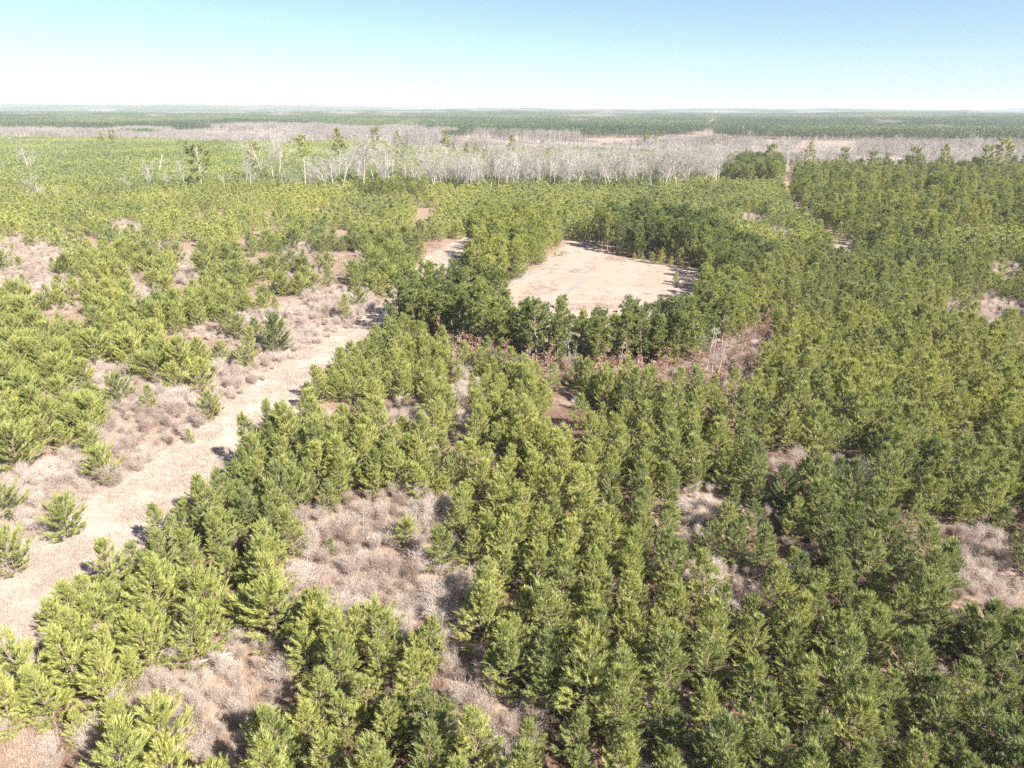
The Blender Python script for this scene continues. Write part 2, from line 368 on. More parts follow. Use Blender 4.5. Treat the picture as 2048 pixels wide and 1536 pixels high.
def oak_sapling(seed, H=3.5, RR=1.3):
    rg = np.random.default_rng(seed); crown, wood = MB(), MB()
    wood.tube([[0, 0, 0], [.06, .03, H*.5], [.02, .08, H*.95]], [.05, .035, .01], 5)
    pp = []
    for b in range(16):
        z = H*rg.uniform(.12, .95); az = rg.random()*6.28; ln = RR*(1.1-.6*z/H)*rg.uniform(.5, 1.1)
        o = np.array([.03, .03, z]); e = o+np.array([math.cos(az), math.sin(az), .5])*ln
        wood.tube([o, (o+e)/2, e], [.016, .010, .005], 3)
        for q in range(17):
            pp.append(o+(e-o)*rg.uniform(.3, 1.1)+rg.normal(size=3)*.16)
    crown.leaves(np.array(pp), rg.uniform(.12, .24, len(pp)), rg)
    return crown, wood

def grass_patch(seed, n=150, rad=.85, h=.42):
    rg = np.random.default_rng(seed); mb = MB()
    k = 9; c = rg.normal(size=(k, 2))*rad*.5; i = rg.integers(k, size=n)
    p = np.zeros((n, 3)); p[:, :2] = c[i]+rg.normal(size=(n, 2))*.13*rad/.85
    d = np.concatenate([rg.normal(size=(n, 2))*.45, np.ones((n, 1))], 1)
    mb.blades(p, d, h*(.5+.9*rg.random(n)), .024, rg)
    return mb

def pine_wood_tile(seed, size=44., hgt=(9, 14), gapn=4.6):
    """a square of far forest: every tree a short trunk and a loose pointed clump"""
    rg = np.random.default_rng(seed); crown, wood = MB(), MB()
    n = int(size/gapn); g = (np.stack(np.meshgrid(np.arange(n), np.arange(n)), -1).reshape(-1, 2)+.5)*gapn-size/2
    g = g+rg.uniform(-1.7, 1.7, g.shape)
    for x, y in g:
        H = rg.uniform(*hgt); m = 22; t = rg.random(m)**.8*.62+.36; az = rg.random(m)*6.28; r = 1.9*np.minimum(1, 1.5*(1.03-t)**.6)*np.sqrt(rg.random(m))
        p = np.stack([x+np.cos(az)*r, y+np.sin(az)*r, t*H], 1); d = np.stack([np.cos(az), np.sin(az), np.full(m, .6)], 1)+rg.normal(size=(m, 3))*.5
        crown.blades(p, d, 1.9, 1.0, rg)
        wood.blades(np.array([[x, y, 0]]), np.array([[0, 0, 1.]]), H, .45, rg)
    return crown, wood
def bare_wood_tile(seed, size=36., hgt=(9, 14), gapn=4.2):
    rg = np.random.default_rng(seed); crown, wood = MB(), MB()
    n = int(size/gapn); g = (np.stack(np.meshgrid(np.arange(n), np.arange(n)), -1).reshape(-1, 2)+.5)*gapn-size/2
    g = g+rg.uniform(-2, 2, g.shape)
    for x, y in g:
        if rg.random() < .12: continue
        H = rg.uniform(*hgt); m = 64
        wood.blades(np.repeat([[x, y, 0.]], 2, 0), np.array([[0, 0, 1.], [.12, .1, 1]]), H*.95, .34, rg)
        t = rg.random(m)**.7*.6+.26; az = rg.random(m)*6.28; r = 1.5*np.sqrt(rg.random(m))
        p = np.stack([x+np.cos(az)*r*.7, y+np.sin(az)*r*.7, t*H], 1); d = np.stack([np.cos(az)*.8, np.sin(az)*.8, np.full(m, 1.)], 1)+rg.normal(size=(m, 3))*.35
        crown.blades(p, d, 2.8, .13, rg)
    return crown, wood

# ------------------------------------------------------------------ objects
def tag(o, label=None, cat=None, group=None, kind=None):
    if label: o['label'] = label
    if cat: o['category'] = cat
    if group: o['group'] = group
    if kind: o['kind'] = kind
def link(name, me, parent=None):
    o = bpy.data.objects.new(name, me); col.objects.link(o)
    if parent: o.parent = parent
    return o
def combined(name, crown, wood, mats):
    mb = MB(); mb.merge(crown, 0)
    if wood is not None: mb.merge(wood, 1)
    return bpy.data.objects.new(name, mb.mesh(name, mats))      # a source shape, not placed itself
def scatter(name, sources, x, y, z, scl, tint, label, cat, kind='stuff', tilt=.06):
    """one «stuff» object that repeats its source shapes on the given points"""
    n = len(x); rg = np.random.default_rng(len(name)*7+n)
    me = bpy.data.meshes.new(name); me.vertices.add(n)
    me.vertices.foreach_set('co', np.stack([x, y, z], 1).astype(np.float32).ravel())
    def attr(nm, ty, arr, key='value'):
        a = me.attributes.new(nm, ty, 'POINT'); a.data.foreach_set(key, arr.ravel())
    rot = np.stack([rg.normal(size=n)*tilt, rg.normal(size=n)*tilt, rg.random(n)*6.283], 1).astype(np.float32)
    attr('rot', 'FLOAT_VECTOR', rot, 'vector'); attr('scl', 'FLOAT', np.asarray(scl, np.float32)); attr('tint', 'FLOAT', np.asarray(tint, np.float32))
    attr('pick', 'INT', rg.integers(len(sources), size=n).astype(np.int32))
    o = link(name, me); tag(o, label, cat, None, kind)
    ng = bpy.data.node_groups.new(name, 'GeometryNodeTree')
    ng.interface.new_socket('Geometry', in_out='INPUT', socket_type='NodeSocketGeometry'); ng.interface.new_socket('Geometry', in_out='OUTPUT', socket_type='NodeSocketGeometry')
    N, L = ng.nodes, ng.links
    gi, go = N.new('NodeGroupInput'), N.new('NodeGroupOutput')
    iop = N.new('GeometryNodeInstanceOnPoints'); iop.inputs['Pick Instance'].default_value = True
    g2i = N.new('GeometryNodeGeometryToInstance')
    for s in sources:
        oi = N.new('GeometryNodeObjectInfo'); oi.inputs['Object'].default_value = s; oi.inputs['As Instance'].default_value = False
        L.new(oi.outputs['Geometry'], g2i.inputs[0])
    def na(nm, ty):
        a = N.new('GeometryNodeInputNamedAttribute'); a.data_type = ty; a.inputs['Name'].default_value = nm; return a.outputs['Attribute']
    L.new(gi.outputs[0], iop.inputs['Points']); L.new(g2i.outputs[0], iop.inputs['Instance'])
    L.new(na('pick', 'INT'), iop.inputs['Instance Index']); L.new(na('rot', 'FLOAT_VECTOR'), iop.inputs['Rotation']); L.new(na('scl', 'FLOAT'), iop.inputs['Scale'])
    L.new(iop.outputs[0], go.inputs[0])
    md = o.modifiers.new('scatter', 'NODES'); md.node_group = ng
    return o

# source shapes
YP = [young_pine(100+i, H, RR) for i, (H, RR) in enumerate([(4.5, 1.25), (4.1, 1.4), (4.9, 1.2), (3.8, 1.15), (4.6, 1.35), (3.6, 1.4), (5.2, 1.2), (4.2, 1.3)])]
YW = [young_pine(130+i, H, RR, 0, True) for i, (H, RR) in enumerate([(4.2, 2.0), (4.4, 2.2), (3.9, 2.0), (4.7, 1.8), (3.7, 1.8)])]     # open-grown
YP_ME = [(c.mesh('young_pine_crown', [M_YOUNG]), w.mesh('young_pine_trunk', [M_LIMB], True)) for c, w in YP+YW]
YP_SRC = [combined('young_pine_source', c, w, [M_YOUNG, M_LIMB]) for c, w in YP]
YW_SRC = [combined('open_pine_source', c, w, [M_YOUNG, M_LIMB]) for c, w in YW]
YM_SRC = [combined('mid_pine_source', *young_pine(160+i, H, RR, 1), [M_YOUNG, M_LIMB]) for i, (H, RR) in enumerate([(4.5, 1.3), (4.2, 1.4), (4.8, 1.3), (4.3, 1.45), (4.0, 1.35)])]
YF_SRC = [combined('far_pine_source', scrub_pine(190+i), None, [M_YOUNG]) for i in range(4)]
MP = [big_pine(200+i, H, RR, b, s) for i, (H, RR, b, s) in enumerate([(12, 2.5, .24, 'round'), (11.2, 2.3, .2, 'round'), (12.8, 2.6, .3, 'round'), (10.8, 2.2, .16, 'cone'), (11.8, 2.7, .26, 'round'), (12.2, 2.2, .22, 'cone')])]
MP_ME = [(c.mesh('mature_pine_crown', [M_MATURE]), w.mesh('mature_pine_trunk', [M_BARK], True)) for c, w in MP]
MP_SRC = [combined('mature_pine_source', c, w, [M_MATURE, M_BARK]) for c, w in MP]
TP = [big_pine(240+i, H, RR, b, s, n, 1.05, .5, .17, 11) for i, (H, RR, b, s, n) in enumerate([(21, 5.6, .42, 'flat', 40), (19, 3.6, .38, 'cone', 40), (22, 2.6, .60, 'flat', 24), (18, 4.4, .36, 'flat', 38)])]
TP_ME = [(c.mesh('tall_pine_crown', [M_MATURE]), w.mesh('tall_pine_trunk', [M_TALLB], True)) for c, w in TP]
BT = [bare_tree(260+i, H, twig=1.0, spread=s) for i, (H, s) in enumerate([(17, .36), (16, .44), (18, .32), (15, .5), (17, .40), (16, .30)])]
BT_ME = [(c.mesh('bare_tree_crown', [M_TWIG]), w.mesh('bare_tree_trunk', [M_BARE], True)) for c, w in BT]
BN = [bare_tree(280+i, H, twig=.5, spread=.75, narrow=True) for i, H in enumerate([9, 8, 10])]
BN_ME = [(c.mesh('bare_sapling_crown', [M_TWIG]), w.mesh('bare_sapling_trunk', [M_BARE], True)) for c, w in BN]
SH = [shrub(300+i, H, RR) for i, (H, RR) in enumerate([(1.6, .85), (1.3, .95), (1.9, .8), (1.2, .75), (1.7, 1.0), (1.5, .65)])]
SH_ME = [s.mesh('dry_shrub', [M_SHRUB]) for s in SH]
SH_SRC = [bpy.data.objects.new('dry_shrub_source', m) for m in SH_ME]
OK = [oak_sapling(320+i, H) for i, H in enumerate([3.6, 4.4, 2.8])]
OK_ME = [(c.mesh('oak_sapling_crown', [M_OAK]), w.mesh('oak_sapling_trunk', [M_LIMB], True)) for c, w in OK]
GR_SRC = [bpy.data.objects.new('dry_grass_source', grass_patch(340+i).mesh('dry_grass_source', [M_GRASS])) for i in range(4)]
PW_SRC = [combined('pine_wood_source', *pine_wood_tile(360+i), [M_FARP, M_BARK]) for i in range(4)]
BW_SRC = [combined('bare_wood_source', *bare_wood_tile(380+i), [M_WOODB, M_BARE]) for i in range(4)]

# ------------------------------------------------------------------ ground
def ground_mat():
    m, nt, N, L = nodes('forest_floor')
    out = N.new('ShaderNodeOutputMaterial'); geo = N.new('ShaderNodeNewGeometry')
    def noise(s, d=5, r=.6):
        n = N.new('ShaderNodeTexNoise'); n.inputs['Scale'].default_value = s; n.inputs['Detail'].default_value = d; n.inputs['Roughness'].default_value = r
        L.new(geo.outputs['Position'], n.inputs['Vector']); return n.outputs['Fac']
    def rmp(src, st):
        c = N.new('ShaderNodeValToRGB'); ramp(c, st); L.new(src, c.inputs[0]); return c.outputs[0]
    litter = rmp(noise(4.5, 9, .8), [(.3, (.055, .03, .022)), (.5, (.13, .078, .058)), (.7, (.25, .17, .135))])
    tan = rmp(noise(1.6, 8, .7), [(.3, (.19, .125, .10)), (.5, (.31, .23, .18)), (.72, (.42, .335, .275))])
    far = rmp(noise(.02, 6, .7), [(.3, (.19, .15, .125)), (.7, (.29, .235, .20))])
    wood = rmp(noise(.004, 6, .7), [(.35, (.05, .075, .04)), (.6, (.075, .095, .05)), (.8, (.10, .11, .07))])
    cv = N.new('ShaderNodeAttribute'); cv.attribute_name = 'cover'
    sep = N.new('ShaderNodeSeparateColor'); L.new(cv.outputs['Color'], sep.inputs[0])
    def mix(f, a, b):
        x = N.new('ShaderNodeMix'); x.data_type = 'RGBA'; L.new(f, x.inputs['Factor']); L.new(a, x.inputs[6]); L.new(b, x.inputs[7]); return x.outputs[2]
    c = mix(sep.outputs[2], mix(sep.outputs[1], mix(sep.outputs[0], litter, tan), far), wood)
    pb = N.new('ShaderNodeBsdfPrincipled'); pb.inputs['Roughness'].default_value = .95; pb.inputs['Specular IOR Level'].default_value = .1
    b = N.new('ShaderNodeBump'); b.inputs['Strength'].default_value = .5; b.inputs['Distance'].default_value = .25
    L.new(noise(1.3, 8, .7), b.inputs['Height']); L.new(b.outputs[0], pb.inputs['Normal'])
    L.new(c, pb.inputs['Base Color']); L.new(pb.outputs[0], out.inputs['Surface'])
    return m
ang = np.concatenate([np.linspace(-48, 48, 560), np.linspace(48, 312, 70)[1:-1]])
rad = 6*1.0195**np.arange(402)
rad = rad[rad < 13800]
A, Rr = np.meshgrid(np.radians(ang), rad)
X, Y = Rr*np.sin(A), Rr*np.cos(A); Z = ground_z(X, Y)
na_, nr_ = len(ang), len(rad)
verts = np.concatenate([[[0, 0, 0]], np.stack([X, Y, Z], -1).reshape(-1, 3)])
i, j = np.meshgrid(np.arange(nr_-1), np.arange(na_), indexing='ij'); jn = (j+1) % na_
a0, a1, b0, b1 = 1+i*na_+j, 1+i*na_+jn, 1+(i+1)*na_+j, 1+(i+1)*na_+jn
quads = np.concatenate([np.stack([a0, b1, b0], -1).reshape(-1, 3), np.stack([a0, a1, b1], -1).reshape(-1, 3)])
jj = np.arange(na_); fan = np.stack([np.zeros(na_, int), 1+(jj+1) % na_, 1+jj], -1)
gm = MB(); gm.add(verts, np.concatenate([fan, quads]))
gme = gm.mesh('ground', [ground_mat()], True)
wx, wy = wob(verts[:, 0], verts[:, 1], 1.2, 3.5)
gu, gv, gd = project(wx, wy, verts[:, 2])
ok = verts[:, 1] > 1
cov = np.zeros((len(verts), 4), np.float32); cov[:, 3] = 1
rr = np.hypot(verts[:, 0], verts[:, 1])
cov[:, 0] = np.where(ok & (gap(gu, gv) | inpoly(gu, gv, TRACK)), np.clip(.85+(fbm(verts[:, 0]/2.2, verts[:, 1]/2.2, 2)-.5)*1.4, .2, 1), np.where(ok & inpoly(gu, gv, OAKS_ZONE), .55, np.clip((fbm(verts[:, 0]/9, verts[:, 1]/9, 3)-.56)*5, 0, .6)))
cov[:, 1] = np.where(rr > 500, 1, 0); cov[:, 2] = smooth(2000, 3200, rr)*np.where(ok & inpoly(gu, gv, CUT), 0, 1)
cov[:, 0] = np.where((rr > 170) & (rr < 500), np.maximum(cov[:, 0], .6), cov[:, 0])
leftf = ok & (gu < np.interp(gv, [640, 1300], [740, 100])) & (rr < 300)
cov[:, 0] = np.where(leftf, np.maximum(cov[:, 0], .55), cov[:, 0])
CUT_W = P(1403, 279), P(1430, 226)
_t = np.clip(((verts[:, 0]-CUT_W[0][0])*(CUT_W[1][0]-CUT_W[0][0])+(verts[:, 1]-CUT_W[0][1])*(CUT_W[1][1]-CUT_W[0][1]))/((CUT_W[1][0]-CUT_W[0][0])**2+(CUT_W[1][1]-CUT_W[0][1])**2), 0, 1)
cov[:, 2] *= .55+.45*(np.hypot(verts[:, 0]-CUT_W[0][0]-_t*(CUT_W[1][0]-CUT_W[0][0]), verts[:, 1]-CUT_W[0][1]-_t*(CUT_W[1][1]-CUT_W[0][1])) > 9)
ca = gme.color_attributes.new('cover', 'FLOAT_COLOR', 'POINT'); ca.data.foreach_set('color', cov.ravel())
ground = link('ground', gme); tag(ground, 'reddish needle litter and tan dry ground under the whole pine plantation', 'ground', None, 'structure')

def near_line(x, y, line, w):
    q = np.array([P(*p)[:2] for p in line]); m = np.zeros(np.shape(x), bool)
    for a, b in zip(q[:-1], q[1:]):
        dx, dy = b[0]-a[0], b[1]-a[1]; t = np.clip(((x-a[0])*dx+(y-a[1])*dy)/(dx*dx+dy*dy), 0, 1)
        m |= np.hypot(x-a[0]-t*dx, y-a[1]-t*dy) < w
    return m
CUT_LINE = [(1403, 279), (1430, 226)]
def sheet(name, poly, mat, h, edge=.5, step=1.0, label='', cat=''):
    """a ragged-edged sheet lying on the flat near ground"""
    w = [P(*p)[:2] for p in poly]; pts = []
    for k in range(len(w)):
        a, b = np.array(w[k]), np.array(w[(k+1) % len(w)]); n = max(1, int(np.linalg.norm(b-a)/step))
        for q in range(n): pts.append(a+(b-a)*q/n)
    pts = np.array(pts); x = pts[:, 0]+(fbm(pts[:, 0]/2.3, pts[:, 1]/2.3, 3)-.5)*2*edge; y = pts[:, 1]+(fbm(pts[:, 0]/2.3+30, pts[:, 1]/2.3+7, 3)-.5)*2*edge
    z = ground_z(x, y)+h
    me = bpy.data.meshes.new(name); me.from_pydata(np.stack([x, y, z], 1).tolist(), [], [list(range(len(x)))[::-1]]); me.materials.append(mat); me.update()
    if me.polygons[0].normal.z < 0: me.flip_normals()
    o = link(name, me); tag(o, label, cat, None, 'structure'); return o
def earth(name, st, st2, s1, s2, k=.5):
    m, nt, N, L = nodes(name)
    out = N.new('ShaderNodeOutputMaterial'); geo = N.new('ShaderNodeNewGeometry')
    def noise(s, d, r=.65):
        n = N.new('ShaderNodeTexNoise'); n.inputs['Scale'].default_value = s; n.inputs['Detail'].default_value = d; n.inputs['Roughness'].default_value = r
        L.new(geo.outputs['Position'], n.inputs['Vector']); return n.outputs['Fac']
    def rmp(src, st):
        c = N.new('ShaderNodeValToRGB'); ramp(c, st); L.new(src, c.inputs[0]); return c.outputs[0]
    f = rmp(noise(s2, 4), [(.42, (0, 0, 0)), (.62, (1, 1, 1))])
    x = N.new('ShaderNodeMix'); x.data_type = 'RGBA'; L.new(f, x.inputs['Factor']); L.new(rmp(noise(s1, 8, .75), st), x.inputs[6]); L.new(rmp(noise(s1*1.7, 8, .75), st2), x.inputs[7])
    pb = N.new('ShaderNodeBsdfPrincipled'); pb.inputs['Roughness'].default_value = .95; pb.inputs['Specular IOR Level'].default_value = .1
    b = N.new('ShaderNodeBump'); b.inputs['Strength'].default_value = k; b.inputs['Distance'].default_value = .12; L.new(noise(3, 8, .7), b.inputs['Height'])
    L.new(b.outputs[0], pb.inputs['Normal']); L.new(x.outputs[2], pb.inputs['Base Color']); L.new(pb.outputs[0], out.inputs['Surface'])
    return m
M_TRACK = earth('straw_track', [(.3, (.25, .19, .158)), (.7, (.38, .315, .28))], [(.3, (.305, .255, .222)), (.7, (.405, .35, .318))], 1.8, .18)
M_SAND = earth('sandy_earth', [(.3, (.245, .187, .158)), (.7, (.36, .303, .268))], [(.3, (.25, .182, .142)), (.7, (.335, .26, .211))], .9, .07, .3)
M_GRAVEL = earth('grey_gravel', [(.3, (.16, .155, .15)), (.7, (.26, .25, .24))], [(.3, (.24, .20, .17)), (.7, (.34, .295, .26))], 5, .3)
M_DIRT = earth('dirt_road', [(.3, (.24, .17, .125)), (.7, (.35, .28, .22))], [(.3, (.27, .20, .15)), (.7, (.36, .29, .235))], 1.2, .1)
sheet('grass_track', TRACK, M_TRACK, .02, .9, 1.0, 'wide pale track of dry straw grass running up between the two pine fields', 'track')
sheet('clearing', CLEARING, M_SAND, .02, 2.6, 1.0, 'bare sandy clearing ringed by dark tall pines', 'clearing')
sheet('dirt_road', ROAD, M_DIRT, .02, .4, 2.0, 'narrow dirt road cut through the pines toward the grey woods', 'road')
def strip(name, line, width, mat, h, label, cat):
    w = [np.array(P(*p)[:2]) for p in line]; n = len(w); Lp, Rp = [], []
    for k in range(n):
        t = nrm(w[min(k+1, n-1)]-w[max(k-1, 0)]); s = np.array([-t[1], t[0]])*width/2; Lp.append(w[k]+s); Rp.append(w[k]-s)
    ring = Lp+Rp[::-1]; pts = []
    for k in range(len(ring)):
        a, b = ring[k], ring[(k+1) % len(ring)]; m = max(1, int(np.linalg.norm(b-a)/.8))
        pts += [a+(b-a)*q/m for q in range(m)]
    pts = np.array(pts); x = pts[:, 0]+(fbm(pts[:, 0]/1.3, pts[:, 1]/1.3)-.5)*.7; y = pts[:, 1]+(fbm(pts[:, 0]/1.3+9, pts[:, 1]/1.3)-.5)*.7
    me = bpy.data.meshes.new(name); me.from_pydata(np.stack([x, y, np.full(len(x), h)], 1).tolist(), [], [list(range(len(x)))]); me.materials.append(mat); me.update()
    if me.polygons[0].normal.z < 0: me.flip_normals()
    o = link(name, me); tag(o, label, cat, None, 'structure')
strip('gravel_strip', [(1022, 568), (1055, 549), (1092, 536), (1130, 538), (1166, 545)], 2.2, M_GRAVEL, .045, 'grey gravel strip edging the far side of the sandy clearing', 'gravel')
strip('gravel_strip', [(1172, 556), (1150, 572), (1125, 590)], 1.7, M_GRAVEL, .045, 'short grey gravel strip behind the front pines of the clearing', 'gravel')

# ------------------------------------------------------------------ where things grow
def wedge(x, y, r0, r1, half=43.5):
    r = np.hypot(x, y); a = np.degrees(np.arctan2(x, y)); return (r > r0) & (r < r1) & ((np.abs(a) < half) | ((r < 60) & (np.abs(x) < 48) & (y > 0)))
def grid(az, rowgap, ingap, R0, R1, jit):
    c, s = math.cos(R(az)), math.sin(R(az)); n1, n2 = int(R1/rowgap)+2, int(R1/ingap)+2
    a, b = np.meshgrid(np.arange(-n1, n1)*rowgap, np.arange(-n2//3, n2)*ingap)
    a = a.ravel(); b = b.ravel(); b = b+(np.round(a/rowgap).astype(int) % 2)*ingap*.5
    a = a+rng.uniform(-jit, jit, a.shape); b = b+rng.uniform(-jit*1.6, jit*1.6, b.shape)
    x, y = a*c+b*s, -a*s+b*c
    m = wedge(x, y, R0, R1); return x[m], y[m]
def zmask(x, y):
    wx, wy = wob(x, y); u, v, d = project(wx, wy, ground_z(wx, wy)); return u, v
def anymask(u, v, polys):
    m = np.zeros(u.shape, bool)
    for p in polys: m |= inpoly(u, v, p)
    return m
MATZ = [M_FRONT, M_FRONTL, M_RIGHT, M_BACK, M_LEFT, M_UPPER, M_KNOT, M_DARK]
OPEN = [TRACK, CLEARING, ROAD]
def side_left(u, v):        # the field on the far side of the track
    return u < np.interp(v, [480, 640, 700, 880, 985, 1165, 1330], [900, 745, 670, 430, 300, 0, -200])

# young pines: right field in rows, left field looser
def young_field():
    xr, yr = grid(12, 2.8, 2.05, 24, 400, .36)
    u, v = zmask(xr, yr); L = side_left(u, v) | (v < 480) & (u < 900)
    up = inpoly(u, v, M_UPPER) & (rng.random(len(u)) < .5)
    keep = ~anymask(u, v, OPEN) & (~anymask(u, v, MATZ) | up) & ~inpoly(u, v, OAKS_ZONE) & ~L & ((v > 376) | up)
    g = gap(u, v); keep &= ~g | (rng.random(len(u)) < .05)
    thin = fbm(xr/7+3, yr/7+8, 3); keep &= (thin > .33) & (rng.random(len(u)) > .06)
    keep &= ~((v < 400) & (u < 1440) & (u > 640) & (rng.random(len(u)) < .3))
    xl, yl = grid(-24, 3.1, 2.7, 30, 400, .95)
    u2, v2 = zmask(xl, yl); L2 = side_left(u2, v2) | (v2 < 480) & (u2 < 900)
    k2 = ~anymask(u2, v2, OPEN) & ~anymask(u2, v2, MATZ) & L2 & (v2 > 376)
    g2 = gap(u2, v2); k2 &= ~g2 | (rng.random(len(u2)) < .16)
    th = fbm(xl/8+13, yl/8+2, 3); k2 &= (th > .455+.04*smooth(120, 40, np.hypot(xl, yl))) & (rng.random(len(u2)) > .08)
    # lone trees the photo shows in the open verge
    lone = [(220, 968), (430, 838), (385, 888), (140, 1080), (660, 1118), (770, 1290), (810, 1095), (890, 1140), (250, 1480), (330, 1530), (420, 1250), (500, 1262), (560, 1285), (20, 1040), (35, 1150), (690, 640)]
    lx, ly = np.array([P(*p)[:2] for p in lone]).T
    def away(x, y):
        m = np.ones(len(x), bool)
        for a, b in zip(lx, ly): m &= np.hypot(x-a, y-b) > 2.2
        return m
    keep &= away(xr, yr); k2 &= away(xl, yl)
    x = np.concatenate([xr[keep], xl[k2], lx]); y = np.concatenate([yr[keep], yl[k2], ly])
    wide = np.concatenate([np.zeros(keep.sum()), np.full(k2.sum(), .7), np.ones(len(lx))])
    s = np.clip(rng.normal(1.0, .17, len(x)), .5, 1.35)*(.92+.2*fbm(x/25, y/25)); s[-len(lx):] *= np.array([1, .95, .7, .85, .4, .95, .6, .8, .9, .9, .95, .9, 1, 1, .95, 1])
    return x, y, s, wide
yx, yy, ys, yw = young_field()
ytint = np.clip(.50+(fbm(yx/30, yy/30, 3)-.5)*.9+rng.normal(size=len(yx))*.15, .03, .97)

def in_frame(x, y, z, m=10):
    u, v, d = project(x, y, z); return (u > m) & (u < W_-m) & (v > m) & (v < H_-m) & (np.asarray(y) > 1)
def where(x, y, z):
    u, v, d = project(x, y, z); return int(round(float(u)/W_*100)), int(round(float(v)/H_*100))
used = set()
def spot(x, y, z):
    a, b = where(x, y, z)
    return f'{a}% across, {b}% down the photo'
def unique(mk):
    t = mk(0); k = 0
    while t in used and k < 6: k += 1; t = mk(k)
    used.add(t); return t
LANDMARKS = [('in the lower brush gap', lambda u, v: inpoly(u, v, BRUSH_B)), ('in the wide brush clearing', lambda u, v: inpoly(u, v, BRUSH_A)),
             ('beside the pale track', lambda u, v: inpoly(u, v, VERGE) | inpoly(u, v, TRACK))]
def place_word(u, v):
    u_, v_ = np.array([u]), np.array([v])
    for w, f in LANDMARKS:
        if f(u_, v_)[0]: return w
    for e in (0, 40, 70):
        for du, dv in ((-e, 0), (e, 0), (0, -e), (0, e)):
            if inpoly(u_+du, v_+dv, TRACK)[0]: return 'beside the pale track'
            if inpoly(u_+du, v_+dv, BRUSH_A)[0]: return 'edging the wide brush clearing'
            if inpoly(u_+du, v_+dv, BRUSH_B)[0]: return 'edging the lower brush gap'
    if side_left(u_, v_)[0]: return 'in the patchy field'
    return 'in the dense rows'
def tree(name, meshes, x, y, z, s, tint, label, cat, group, rz=None, tilt=(0, 0), sz=None):
    e = link(name, None); e.empty_display_size = .3
    e.location = (x, y, z); e.rotation_euler = (tilt[0], tilt[1], rz if rz is not None else rng.random()*6.283); e.scale = (s, s, s*(sz or 1))
    tag(e, label, cat, group)
    c = link('crown', meshes[0], e); t = link('trunk', meshes[1], e); c['tint'] = float(tint); t['tint'] = float(tint)
    return e
def shade(t, words=('dark green', 'mid-green', 'yellow-green')):
    return words[0] if t < .38 else words[1] if t < .62 else words[2]

yz = ground_z(yx, yy); hgt = ys*4.5
fr = in_frame(yx, yy, yz+hgt*.55, 0)
_, _, yd = project(yx, yy, yz+3)
order = np.argsort(np.where(fr, yd/ys, 1e9)); ind = order[:300]
is_ind = np.zeros(len(yx), bool); is_ind[ind] = True
for k in ind:
    x, y, s, t = float(yx[k]), float(yy[k]), float(ys[k]), float(ytint[k])
    wide = yw[k] > .9 or rng.random() < yw[k]
    v = 8+int(rng.integers(5)) if wide else int(rng.integers(8))
    u_, v_, _d = project(x, y, 0)
    size = 'small ' if s < .86 else 'tall ' if s > 1.12 and not wide else 'broad ' if wide else 'slim '
    lab = unique(lambda q: f'{size}{shade(t)} young pine {place_word(float(u_), float(v_))}, {spot(x, y, 3.0-.3*q)}')
    tree('young_pine', YP_ME[v], x, y, -.03, s, t, lab, 'pine tree', 'young pines of the plantation', tilt=(rng.normal()*.035, rng.normal()*.035))
rest = ~is_ind; rr_ = np.hypot(yx, yy)
near = rest & (rr_ < 215); mid = rest & (rr_ >= 215)
bush_ = near & (yw > .3) & (rng.random(len(yx)) < .7); near = near & ~bush_
scatter('open_pines', YW_SRC, yx[bush_], yy[bush_], yz[bush_]-.03, ys[bush_], ytint[bush_], 'mass of bushy young pines in the patchy field left of the track', 'pines')
scatter('pine_plantation', YP_SRC, yx[near], yy[near], yz[near]-.03, ys[near], ytint[near], 'mass of young pines filling the middle ground around the tracks', 'pines')
scatter('pine_stand', YM_SRC, yx[mid], yy[mid], yz[mid]-.03, ys[mid]*1.02, ytint[mid], 'mass of young pines farther off, running back to the grey bare trees', 'pines')

# far plantation on the rise beyond
fx, fy = grid(5, 3.4, 2.9, 350, 1180, .8)
u, v = zmask(fx, fy); m = (inpoly(u, v, FIELD_FAR) | inpoly(u, v, FIELD_FAR2)) & ~inpoly(u, v, B_BELT)
m &= rng.random(len(fx)) > .04
m |= inpoly(u, v, B_BELT) & (rng.random(len(fx)) < .35)
fx, fy = fx[m], fy[m]; fz = ground_z(fx, fy)
ft = np.clip(.22+(fbm(fx/60, fy/60, 3)-.5)*.9+rng.normal(size=len(fx))*.12, 0, 1)
scatter('distant_plantation', YF_SRC, fx, fy, fz-.05, np.clip(rng.normal(1.0, .14, len(fx)), .6, 1.4), ft, 'even green young pine plantation covering the far slope before the grey woods', 'pines')

